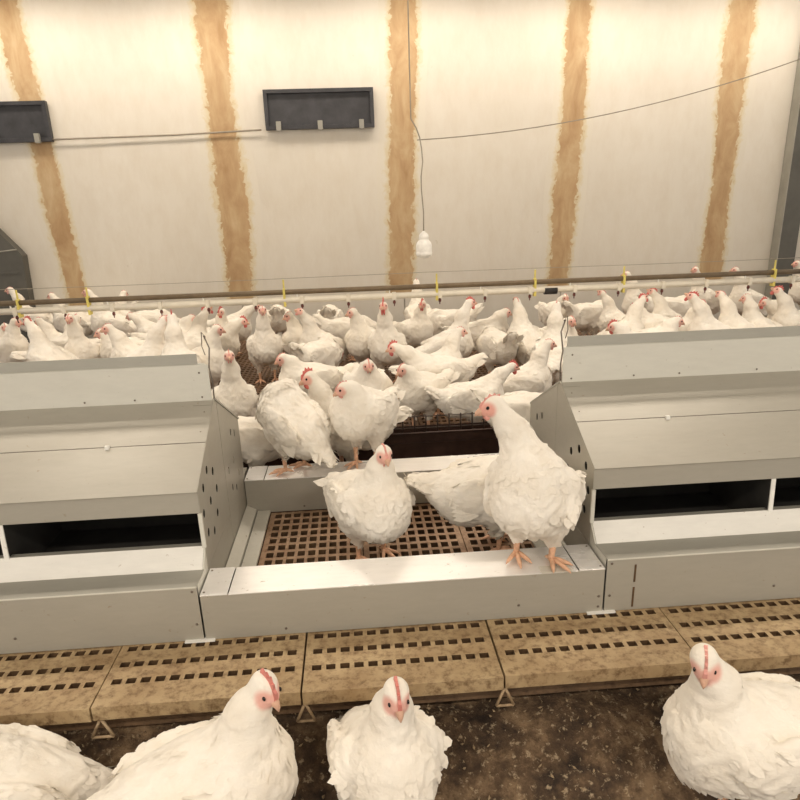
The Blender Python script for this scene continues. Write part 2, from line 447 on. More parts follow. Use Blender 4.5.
def holed_panel(name, outline, holes, x, t, parent, mat, ry, rz):
    """sheet in the y-z plane with oval holes cut right through"""
    co = [Vector(p) for p in outline]; fc = [list(range(len(outline)))]
    for (y, z) in holes:
        s = len(co)
        co += [Vector((y + ry * math.cos(k * math.pi / 5), z + rz * math.sin(k * math.pi / 5))) for k in range(10)]
        fc.append(list(range(s, s + 10)))
    v, e, f, ov, oe, of = delaunay_2d_cdt(co, [], fc, 1, 1e-6)
    b = bmesh.new()
    A = [b.verts.new((x, p.x, p.y)) for p in v]; B = [b.verts.new((x + t, p.x, p.y)) for p in v]
    cnt = {}
    for face, orig in zip(f, of):
        if any(q > 0 for q in orig) or 0 not in orig: continue
        b.faces.new([A[i] for i in face]); b.faces.new([B[i] for i in reversed(face)])
        for i, j in zip(face, list(face[1:]) + [face[0]]):
            k = (min(i, j), max(i, j)); cnt[k] = cnt.get(k, 0) + 1
    for (i, j), n in cnt.items():
        if n == 1: b.faces.new((A[i], A[j], B[j], B[i]))
    mb = MB(); mb.bm.free(); mb.bm = b
    return mb.build(name, mat, parent)

SCREW = None
def screw(parent, x, y, z, nrm, r=0.0038, mat=None):
    global SCREW
    if SCREW is None:
        SCREW = MB().lathe([(1.0, 0), (1.0, 0.25), (0.7, 0.55), (0.2, 0.6)], seg=8).mesh('screw', M['screw'])
    o = link('screw', SCREW, parent)
    o.location = (x, y, z); o.scale = (r, r, r)
    o.rotation_euler = Vector((0, 0, 1)).rotation_difference(Vector(nrm)).to_euler()
    return o

def nest(xe, xf, side, label, name='nest_box'):
    """xe: x of the end panel facing the gap, xf: far end. side=-1 left nest, +1 right nest"""
    root = empty(name, ((xe + xf) / 2, 1.9, 0))
    T = Matrix.Translation(-root.location)
    lo, hi = min(xe, xf), max(xe, xf)
    parts = []
    def add(mb, n, mat): o = mb.build(n, mat, root); parts.append(o); return o
    inn = 0.004
    # front board of the nest: face, lip and ledge
    add(MB().box(lo, hi, YF, YF + 0.010, 0.003, HN, 0.0015), 'front_board', M['galv'])
    add(MB().sheet((1.548, 0.1500), (YF + 0.0, HN + 0.0005), lo, hi, 0.002), 'ledge', M['flange'])
    add(MB().sheet((YF - 0.003, HN + 0.0022), (YF + 0.006, HN + 0.0022), lo, hi, 0.003), 'lip', M['pale_sheet'])
    add(MB().sheet((1.592, 0.196), (1.548, 0.151), lo + inn, hi - inn, 0.002), 'entry_strip', M['white_sheet'])
    add(MB().box(lo + inn, hi - inn, 1.592, 1.612, 0.185, 0.196), 'entry_sill', M['flange'])
    ec = xe if side > 0 else xe - 0.004
    add(MB().prism([(YF + 0.001, 0.004), (YF + 0.001, HN - 0.001), (1.548, 0.1495), (1.592, 0.195), (1.6, 0.195), (1.6, 0.004)], ec, ec + 0.004), 'front_end_cap', M['pale_sheet'])
    # fascia between opening and eave
    add(MB().box(lo, hi, YN, YN + 0.003, 0.289, ZE, 0.001), 'fascia', M['galv'])
    # lid in two leaves with a seam
    def on(t): return (YN + (YAP - YN) * t, ZE + (ZAP - ZE) * t)
    seam = 0.50
    add(MB().sheet(on(seam - 0.004), on(-0.012), lo, hi, 0.002), 'lid_leaf', M['galv'])
    add(MB().sheet(on(1.0), on(seam + 0.004), lo, hi, 0.002), 'lid_leaf', M['galv'])
    add(MB().sheet((YBK + 0.01, ZBK - 0.005), (YAP, ZAP), lo, hi, 0.002), 'back_lid', M['galv'])
    sd = on(seam)
    add(MB().sheet((sd[0], sd[1] - 0.003), (sd[0] - 0.01, sd[1] - 0.008), lo, hi, 0.001), 'lid_seam', M['dark'])
    # ridge board: pale plate standing on the ridge, top flange folded back
    add(MB().box(lo if side < 0 else lo + 0.012, hi - 0.012 if side < 0 else hi, YAP - 0.004, YAP, ZAP, 0.612, 0.001), 'ridge_board', M['pale_sheet'])
    fx0, fx1 = (lo, hi - 0.03) if side < 0 else (lo + 0.012, hi)
    add(MB().sheet((YAP - 0.007, 0.640), (YAP - 0.008, 0.612), fx0, fx1, 0.003), 'ridge_flange', M['flange'])
    px0, px1 = (xe - 0.055, xe - 0.003) if side < 0 else (xe + 0.003, xe + 0.055)
    add(MB().box(px0, px1, YAP - 0.006, YAP - 0.004, ZAP - 0.0, 0.608, 0.0006), 'ridge_end_plate', M['pale_sheet'])
    m0 = on(0.93)
    add(MB().sheet((on(1.0)[0] - 0.001, on(1.0)[1] + 0.002), (m0[0] - 0.001, m0[1] + 0.002), px0, px1, 0.0015), 'hinge_plate', M['galv'])
    # body: back, floor, dividers, lining
    add(MB().box(lo + inn, hi - inn, YBK - 0.003, YBK, 0.24, ZBK), 'back_board', M['galv'])
    add(MB().box(lo + inn, hi - inn, YBK + 0.0, YBB, 0.002, HR, 0.002), 'back_board', M['galv'])
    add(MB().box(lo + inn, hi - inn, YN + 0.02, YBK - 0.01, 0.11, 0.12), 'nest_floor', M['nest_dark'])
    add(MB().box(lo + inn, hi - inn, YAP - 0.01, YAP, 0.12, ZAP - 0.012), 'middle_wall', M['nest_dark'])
    k = 1
    while True:
        x = xe + side * 0.497 * k
        if not (lo + 0.02 < x < hi - 0.02): break
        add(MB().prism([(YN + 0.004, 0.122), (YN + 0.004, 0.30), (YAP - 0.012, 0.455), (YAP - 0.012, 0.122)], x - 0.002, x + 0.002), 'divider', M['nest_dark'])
        add(MB().prism([(YN + 0.001, 0.288), (YN + 0.004, 0.288), (1.59, 0.186), (1.586, 0.19)], x - 0.006, x + 0.006), 'divider_edge', M['white_sheet'])
        k += 1
    # end panels: front and back halves, with ventilation holes
    xo = xe - 0.003 if side > 0 else xe
    om = 1.93
    zm = ZAP + (ZBK - ZAP) * (om - YAP) / (YBK - YAP)
    f_out = [(YN - 0.004, HR + 0.002), (om, HR + 0.002), (om, zm), (YAP, ZAP + 0.004), (YN - 0.004, ZE + 0.004)]
    b_out = [(om, 0.03), (YBK + 0.006, 0.03), (YBK + 0.006, ZBK), (om, zm)]
    t = 0.0009
    xo = xe - 0.0009 if side > 0 else xe
    parts.append(holed_panel('end_panel', f_out[::1], HOLES, xo, t, root, M['galv'], 0.0115, 0.0125))
    parts.append(holed_panel('end_panel', b_out, HOLES2, xo - side * 0.0008, t, root, M['galv'], 0.0085, 0.0125))
    add(MB().box(xo, xo + t, YN + 0.002, om, 0.003, HR + 0.001), 'end_panel_foot', M['galv'])
    # dark rolled edge on the back slope of the end panel
    add(MB().prism([(YAP, ZAP + 0.006), (YBK + 0.01, ZBK + 0.004), (YBK + 0.01, ZBK - 0.002), (YAP, ZAP)], xo - 0.002, xo + 0.005), 'panel_edge', M['flange'])
    add(MB().box(xe - 0.006 if side < 0 else xe - 0.004, xe + 0.004 if side < 0 else xe + 0.006, YN - 0.008, YN, 0.195, 0.29), 'entry_post', M['pale_sheet'])
    # floor flange along the end panel
    sx = 1 if side < 0 else -1
    fl = [(xe + sx * 0.004, 0.036), (xe + sx * 0.036, 0.018), (xe + sx * 0.036, 0.003), (xe + sx * 0.004, 0.003)]
    b = MB(); A = [b.bm.verts.new((x, YRI + 0.002, z)) for x, z in fl]; B = [b.bm.verts.new((x, YBF - 0.002, z)) for x, z in fl]
    b.bm.faces.new(A); b.bm.faces.new(B[::-1])
    for i in range(4): b.bm.faces.new((A[i], A[(i + 1) % 4], B[(i + 1) % 4], B[i]))
    add(b, 'floor_flange', M['pale_sheet'])
    a0, a1 = sorted((xe + sx * 0.040, xe + sx * 0.084))
    add(MB().box(a0, a1, YRI + 0.002, YBF - 0.002, 0.002, 0.012, 0.001), 'floor_strip', M['pale_sheet'])
    # lifting lever at the end of the ridge board
    b = MB()
    b.tube([(xe - side * 0.004, YAP - 0.01, 0.51), (xe - side * 0.006, YAP - 0.012, 0.56), (xe - side * 0.001, YAP - 0.012, 0.60), (xe - side * 0.008, YAP - 0.01, 0.655), (xe - side * -0.004, YAP - 0.008, 0.69)], 0.0022, 6)
    add(b, 'lever', M['screw'])
    b = MB(); b.tube([(xe + side * 0.006, YAP - 0.008, 0.635), (xe + side * 0.012, YAP - 0.009, 0.66), (xe + side * 0.009, YAP - 0.008, 0.70), (xe - side * 0.001, YAP - 0.008, 0.685)], 0.0014, 6)
    add(b, 'lever_wire', M['screw'])
    for o in parts: o.matrix_parent_inverse = T
    # screws
    by = {o.name.split('.')[0]: o for o in parts}
    def sc(x, y, z, n, r=0.0032, on_='ridge_board'): screw(by[on_], x, y, z, n, r)
    for kx in (0.03, 0.22, 0.36, 0.60, 0.85): sc(xe + side * kx, YAP - 0.0065, ZAP + 0.012, (0, -1, 0), 0.0028)
    sc(xe + side * 0.03, YAP - 0.0065, 0.585, (0, -1, 0), 0.0028)
    nl = (0, -(ZAP - ZE), (YAP - YN))
    for tt in (0.85, 0.62): sc(xe + side * 0.02, on(tt)[0], on(tt)[1] + 0.001, nl, 0.0028, 'lid_leaf')
    for kx, z in ((0.012, 0.142), (0.012, 0.05), (0.45, 0.045), (0.62, 0.05)): sc(xe + side * kx, YF - 0.0008, z, (0, -1, 0), 0.0035, 'front_board')
    clip = MB().box(-0.0055, 0.0055, -0.006, 0.004, -0.004, 0.006, 0.001).build('seam_clip', M['clipwhite'], by['lid_leaf'])
    clip.location = Vector((xe + side * 0.26, on(seam)[0] - 0.004, on(seam)[1] + 0.001))
    tag(root, label, 'nest box', 'galvanised nest boxes')
    return root
nest_l = nest(XL, -2.05, -1, 'grey metal nest box left of the gap, sloping lid and dark slot opening')
nest_r = nest(XR, 2.25, 1, 'grey metal nest box right of the gap, sloping lid and white divided opening')
# rust streaks on the right front board joint
for z0, z1 in ((0.085, 0.135), (0.012, 0.070)):
    o = MB().box(0.6745, 0.6795, YF - 0.0012, YF + 0.001, z0, z1, 0.0004).build('rusty_slot', M['rust'], nest_r)
    o.matrix_parent_inverse = Matrix.Translation(-nest_r.location)

# perch rails closing the gap front and back
def rail(y0, y1, label, cap=0.075):
    root = empty('perch_rail', ((XL + XR) / 2, (y0 + y1) / 2, 0)); T = Matrix.Translation(-root.location)
    P = []
    x0, x1 = XL + 0.0045, XR - 0.0045
    P.append(MB().box(x0, x1, y0, y0 + 0.004, 0.003, HR - 0.002, 0.001).build('rail_face', M['galv'], root))
    P.append(MB().box(x0, x1, y1 - 0.004, y1, 0.003, HR - 0.002, 0.001).build('rail_face', M['galv'], root))
    P.append(MB().box(x0 + cap - 0.006, x1 - cap + 0.006, y0 - 0.0015, y1 + 0.001, HR - 0.003, HR, 0.001).build('rail_top', M['galv_lit_top'], root))
    for a, b in ((x0, x0 + cap - 0.009), (x1 - cap + 0.009, x1)):
        P.append(MB().box(a, b, y0 - 0.002, y1 + 0.001, HR - 0.002, HR + 0.0012, 0.001).build('end_cap', M['galv_lit_top'], root))
    for x in (x0 + 0.008, x1 - 0.008):
        for yy in (y0 + 0.012, y1 - 0.012):
            s = screw(root, x, yy, HR + 0.001, (0, 0, 1), 0.003); P.append(s)
    for x, z in ((x1 - 0.012, 0.05), (x1 - 0.012, 0.02), (x0 + 0.20, 0.02), (x1 - 0.22, 0.04)):
        P.append(screw(root, x, y0 - 0.0005, z, (0, -1, 0), 0.0035))
    for o in P: o.matrix_parent_inverse = T
    tag(root, label, 'rail', 'perch rails of the gap')
    return root
r1 = rail(YF, YRI, 'near metal perch rail across the gap, with a hen standing on its right end')
r2 = rail(YBF, YBB, 'far metal perch rail across the gap, with two hens standing on it')
for x in (XL - 0.012, XR - 0.012):
    o = MB().box(x - 0.034, x + 0.04, YF - 0.010, YF + 0.02, 0.0022, 0.0062, 0.001).build('joint_plate', M['white_sheet'], r1)
    o.matrix_parent_inverse = Matrix.Translation(-r1.location)
o = MB().box(0.435, 0.515, YF - 0.004, YF + 0.03, HR + 0.0002, HR + 0.0016, 0.0005).build('patch_plate', M['pale_sheet'], r1)
o.matrix_parent_inverse = Matrix.Translation(-r1.location)

# ------------------------------------------------------------------ feeders behind the nests
def feeder(y, w, h, x0, x1, label, grill):
    root = empty('feed_trough', ((x0 + x1) / 2, y, 0)); T = Matrix.Translation(-root.location); P = []
    t = 0.003
    prof = [(y - w / 2, h), (y - w / 2 + 0.006, 0.004), (y + w / 2 - 0.006, 0.004), (y + w / 2, h), (y + w / 2 - t, h), (y + w / 2 - 0.006 - t, 0.004 + t), (y - w / 2 + 0.006 + t, 0.004 + t), (y - w / 2 + t, h)]
    P.append(MB().prism(prof, x0, x1).build('trough', M['feeder'], root))
    P.append(MB().tube([(x0, y - w / 2, h), (x1, y - w / 2, h)], 0.005, 6).build('trough_rim', M['feeder'], root))
    P.append(MB().box(x0 + 0.01, x1 - 0.01, y - w / 2 + 0.012, y + w / 2 - 0.012, 0.01, h * 0.55).build('feed', M['feed'], root))
    P.append(MB().box(x0, x1, y - w / 2 - 0.003, y - w / 2 + 0.001, h * 0.62, h * 0.66).build('trough_bead', M['feeder'], root))
    if grill:
        zt = 0.185; yy = y - 0.02
        P.append(MB().tube([(x0, yy, zt), (x1, yy, zt)], 0.0022, 6).build('grill_bar', M['grill'], root))
        gb = MB().tube([(x0, yy, h + 0.012), (x1, yy, h + 0.012)], 0.0034, 6).build('grill_bar', M['grill'], root); P.append(gb)
        n = int((x1 - x0) / 0.049)
        wire = MB().tube([(0, 0, h - 0.01), (0, 0, zt + 0.006)], 0.0034, 6).mesh('grill_wire', M['grill'])
        for k in range(n + 1):
            o = link('grill_wire', wire, gb); o.location = (x0 + 0.004 + k * 0.049, yy, 0)
    for o in P: o.matrix_parent_inverse = T
    tag(root, label, 'feeder', 'feed troughs behind the nests')
feeder(2.70, 0.105, 0.122, -1.0, 1.3, 'dark feed trough with upright wire grill just behind the far rail', True)
feeder(3.50, 0.075, 0.055, -0.72, -0.34, 'low dark feed trough on the floor behind upright hen, left of centre', False)

# ------------------------------------------------------------------ drinker line
DY = 4.2; DZ = 0.556
def line_z(x): return DZ - 0.001 * (x - 0.3)
root = empty('drinker_line', (0.3, DY, DZ)); T = Matrix.Translation(-root.location); P = []
P.append(MB().tube([(-3.2, DY, line_z(-3.2)), (4.4, DY, line_z(4.4))], 0.0155, 10).build('support_pipe', M['pipe_brown'], root))
P.append(MB().tube([(-3.2, DY - 0.004, line_z(-3.2) - 0.048), (4.4, DY - 0.004, line_z(4.4) - 0.048)], 0.019, 10).build('water_pipe', M['pipe_white'], root))
sad = MB().box(-0.012, 0.012, -0.0215, 0.0215, -0.024, 0.022, 0.004).mesh('saddle', M['pipe_white'])
nip = MB().lathe([(0.006, -0.022), (0.006, -0.03), (0.009, -0.032), (0.009, -0.046), (0.004, -0.048), (0.003, -0.062)], seg=8).mesh('nipple', M['nipple'])
for k in range(-11, 15):
    x = 0.255 + k * 0.283
    s = link('saddle', sad, root); s.location = (x, DY - 0.004, line_z(x) - 0.048); P.append(s)
    link('nipple', nip, s)
    if k % 2 == 0:
        P.append(MB().box(x - 0.03, x - 0.024, DY - 0.006, DY + 0.004, line_z(x) - 0.045, line_z(x) - 0.01).build('pipe_tie', M['clipwhite'], root))
hang = MB().box(-0.007, 0.007, -0.020, 0.020, -0.086, 0.022, 0.003).box(-0.005, 0.005, -0.003, 0.003, 0.02, 0.075, 0.0015).mesh('hanger_clip', M['clip_yellow'])
for x in (-1.985, -1.58, -0.415, 0.52, 1.135, 1.70, 2.68):
    h = link('hanger_clip', hang, root); h.location = (x, DY, line_z(x)); P.append(h)
P.append(MB().tube([(1.195, DY - 0.004, line_z(1.2) - 0.055), (1.275, DY - 0.004, line_z(1.2) - 0.055)], 0.0235, 12).build('pipe_coupling', M['black'], root))
for o in P: o.matrix_parent_inverse = T
tag(root, 'long nipple drinker line, brown support pipe over white water pipe, before back wall', 'drinker')
tag(MB().tube([(-3.4 + k * 0.65, DY + 0.0, line_z(0) + 0.082 + 0.003 * math.sin(k * 1.3)) for k in range(13)], 0.0018, 5).build('shock_wire', M['wire']),
    'thin grey wire stretched just above the brown drinker pipe', 'wire')

# ------------------------------------------------------------------ hanging lamp
lx, ly = 0.446, 4.2
root = empty('hanging_lamp', (lx, ly, 0.737))
b = MB(); b.lathe([(0.036, 0.0), (0.047, 0.004), (0.049, 0.02), (0.046, 0.024), (0.048, 0.03), (0.048, 0.062), (0.044, 0.078), (0.030, 0.094), (0.024, 0.100)], seg=24)
holder = b.build('lamp_holder', M['lampwhite'], root)
MB().lathe([(0.026, 0.098), (0.029, 0.102), (0.029, 0.122), (0.022, 0.130), (0.010, 0.140), (0.006, 0.146)], seg=20).build('lamp_cap', M['lampwhite'], root)
MB().lathe([(0.012, -0.012), (0.03, -0.008), (0.034, 0.0), (0.034, 0.004)], seg=16).build('bulb', M['clipwhite'], holder)
pts = [(0, 0, 0.143), (0.002, 0, 0.25), (-0.008, 0, 0.38), (-0.008, 0, 0.45), (0.003, 0, 0.53), (-0.002, 0, 0.60), (-0.012, 0, 0.66), (-0.03, 0.0, 0.71), (-0.06, 0, 0.76), (-0.06, 0, 1.0), (-0.06, 0, 1.4), (-0.06, 0, 2.063)]
MB().tube(pts, 0.0036, 6).build('cord', M['wire'], root)
tag(root, 'white hanging lamp holder on a thin cord, before the back wall', 'lamp')
tag(MB().tube([(0.42 + k * 0.14, ly + 0.012, 1.385 + 0.004 * k + 0.0012 * k * k) for k in range(24)], 0.003, 5).build('branch_wire', M['wire']),
    'thin grey wire running right from the lamp cord', 'wire')

# ------------------------------------------------------------------ air inlets and rod near the wall top
for x0, x1, z0, lab in ((-3.25, -2.37, 1.63, 'dark air inlet high on wall, over the leftmost brown stain'), (-0.64, 0.26, 1.67, 'dark air inlet high on wall, left of the lamp cord')):
    y = WALL_Y - 0.006; root = empty('air_inlet', ((x0 + x1) / 2, y, z0)); T = Matrix.Translation(-root.location); P = []
    fr = MB()
    fr.box(x0, x1, y - 0.05, y, z0, z0 + 0.03, 0.003).box(x0, x1, y - 0.05, y, z0 + 0.27, z0 + 0.30, 0.003)
    fr.box(x0, x0 + 0.03, y - 0.05, y, z0 + 0.03, z0 + 0.27).box(x1 - 0.03, x1, y - 0.05, y, z0 + 0.03, z0 + 0.27)
    P.append(fr.build('inlet_frame', M['inlet'], root))
    P.append(MB().box(x0 + 0.03, x1 - 0.03, y - 0.02, y - 0.008, z0 + 0.03, z0 + 0.27).build('inlet_flap', M['inlet'], root))
    for kx in (0.12, 0.5, 0.88):
        xx = x0 + (x1 - x0) * kx
        P.append(MB().box(xx - 0.02, xx + 0.02, y - 0.075, y - 0.045, z0 - 0.012, z0 + 0.06, 0.003).build('inlet_bracket', M['steel_light'], root))
    for o in P: o.matrix_parent_inverse = T
    tag(root, lab, 'air inlet', 'air inlets on the back wall')
tag(MB().tube([(-2.42, WALL_Y - 0.03, 1.645), (-2.2, WALL_Y - 0.03, 1.648), (-1.4, WALL_Y - 0.025, 1.655), (-0.68, WALL_Y - 0.03, 1.675)], 0.007, 6).build('control_rod', M['wire']),
    'thin brown rod linking the two dark air inlets on the back wall', 'rod')

# dark sloped housing at the far left before the wall
root = empty('metal_housing', (-3.1, 6.13, 0)); T = Matrix.Translation(-root.location); P = []
prof = [(-3.6, 0.0), (-2.80, 0.0), (-2.765, 0.75), (-2.80, 0.80), (-2.95, 0.985), (-3.05, 1.08), (-3.6, 1.08)]
b = MB(); A = [b.bm.verts.new((x, 6.085, z)) for x, z in prof]; B = [b.bm.verts.new((x, 6.185, z)) for x, z in prof]
b.bm.faces.new(A); b.bm.faces.new(B[::-1])
for i in range(len(prof)): b.bm.faces.new((A[i], A[(i + 1) % len(prof)], B[(i + 1) % len(prof)], B[i]))
P.append(b.build('housing_shell', M['steel_dark'], root))
b = MB(); b.tube([(-2.80, 6.083, 0.80), (-3.5, 6.083, 0.74)], 0.006, 6); P.append(b.build('housing_seam', M['steel_light'], root))
for zz in (0.3, 0.6): P.append(MB().box(-3.5, -2.82, 6.079, 6.086, zz, zz + 0.02, 0.002).build('housing_rib', M['steel_dark'], root))
for o in P: o.matrix_parent_inverse = T
tag(root, 'dark grey metal housing with a sloped shoulder at far left before back wall', 'housing')

# unseen tube lamps added under the ceiling to light the scene
for tx, ty, lp, lt in ADDED_LAMPS:
    root = empty('added_ceiling_lamp', (tx, ty, 2.80))
    MB().box(-0.65, 0.65, -0.06, 0.06, -0.06, 0.0, 0.006).build('added_lamp_housing', M['clipwhite'], root)
    for sy in (-0.035, 0.035): MB().tube([(-0.6, sy, -0.085), (0.6, sy, -0.085)], 0.014, 8).build('added_lamp_tube', M['added_tube_glow'], root)
    MB().box(-0.62, -0.60, -0.055, 0.055, -0.11, -0.055).box(0.60, 0.62, -0.055, 0.055, -0.11, -0.055).build('added_tube_holder', M['clipwhite'], root)
    tag(root, 'unseen twin tube ceiling lamp added for its light, ' + lt, 'lamp', 'added unseen tube lamps')

# ------------------------------------------------------------------ hens
def smin(a, b, k):
    h = np.clip(0.5 + 0.5 * (b - a) / k, 0, 1)
    return b + (a - b) * h - k * h * (1 - h)

def ell(P, c, r, rot=None):
    q = P - np.array(c, dtype=np.float32)
    if rot is not None: q = q @ rot
    r = np.array(r, dtype=np.float32)
    k0 = np.linalg.norm(q / r, axis=-1); k1 = np.linalg.norm(q / (r * r), axis=-1) + 1e-9
    return k0 * (k0 - 1) / k1

def cone(P, a, b, ra, rb):
    a = np.array(a, dtype=np.float32); b = np.array(b, dtype=np.float32)
    ab = b - a; t = np.clip(((P - a) @ ab) / (ab @ ab), 0, 1)
    return np.linalg.norm(P - a - t[..., None] * ab, axis=-1) - (ra + (rb - ra) * t)

def ry(deg):
    """columns: local axes of something pitched nose-up by deg"""
    a = R(deg); return np.array([[math.cos(a), 0, -math.sin(a)], [0, 1, 0], [math.sin(a), 0, math.cos(a)]], dtype=np.float32)
def rz_(deg):
    a = R(deg); return np.array([[math.cos(a), -math.sin(a), 0], [math.sin(a), math.cos(a), 0], [0, 0, 1]], dtype=np.float32)

def surface_nets(F, org, h):
    nx, ny, nz = F.shape
    S = F < 0
    c = np.zeros((nx - 1, ny - 1, nz - 1), dtype=np.int8)
    for dx in (0, 1):
        for dy in (0, 1):
            for dz in (0, 1): c += S[dx:nx - 1 + dx, dy:ny - 1 + dy, dz:nz - 1 + dz]
    act = np.argwhere((c > 0) & (c < 8))
    idx = -np.ones(c.shape, dtype=np.int64); idx[tuple(act.T)] = np.arange(len(act))
    acc = np.zeros((len(act), 3)); cnt = np.zeros(len(act))
    cor = np.array([(i, j, k) for i in (0, 1) for j in (0, 1) for k in (0, 1)])
    for p in range(8):
        for ax in range(3):
            if cor[p][ax]: continue
            q = cor[p].copy(); q[ax] = 1
            fa = F[tuple((act + cor[p]).T)]; fb = F[tuple((act + q).T)]
            m = (fa < 0) != (fb < 0)
            t = np.where(m, fa / np.where(m, fa - fb, 1), 0)
            pt = cor[p] + t[:, None] * (q - cor[p])
            acc[m] += pt[m]; cnt[m] += 1
    V = (act + acc / cnt[:, None]) * h + org
    Q = []
    for ax in range(3):
        sl0 = [slice(1, -1)] * 3; sl1 = [slice(1, -1)] * 3
        sl0[ax] = slice(0, -1); sl1[ax] = slice(1, None)
        a = S[tuple(sl0)]; b = S[tuple(sl1)]
        e = np.argwhere(a != b)
        if not len(e): continue
        flip = a[tuple(e.T)]
        off = np.ones(3, dtype=int); off[ax] = 0; e = e + off
        u, v = (ax + 1) % 3, (ax + 2) % 3
        du = np.zeros(3, dtype=int); du[u] = 1; dv = np.zeros(3, dtype=int); dv[v] = 1
        q = np.stack([idx[tuple((e - du - dv).T)], idx[tuple((e - dv).T)], idx[tuple(e.T)], idx[tuple((e - du).T)]], axis=1)
        q[~flip] = q[~flip][:, ::-1]
        Q.append(q)
    G = np.stack(np.gradient(F, h), axis=-1)[tuple(act.T)]
    G /= np.linalg.norm(G, axis=1, keepdims=True) + 1e-9
    return V, np.concatenate(Q), G

def np_mesh(name, V, Q, smooth=True):
    me = bpy.data.meshes.new(name)
    me.vertices.add(len(V)); me.vertices.foreach_set('co', V.astype(np.float32).ravel())
    n = len(Q); w = Q.shape[1]
    me.loops.add(n * w); me.loops.foreach_set('vertex_index', Q.astype(np.int32).ravel())
    me.polygons.add(n); me.polygons.foreach_set('loop_start', np.arange(0, n * w, w, dtype=np.int32))
    me.polygons.foreach_set('use_smooth', np.ones(n, dtype=bool) if smooth else np.zeros(n, dtype=bool))
    me.update(calc_edges=True); me.validate()
    return me

def head_matrix(sp):
    H = Vector(sp['H'])
    return Matrix.Translation(H) @ Matrix.Rotation(R(sp.get('yaw', 0)), 4, 'Z') @ Matrix.Rotation(-R(sp.get('hp', -8)), 4, 'Y')

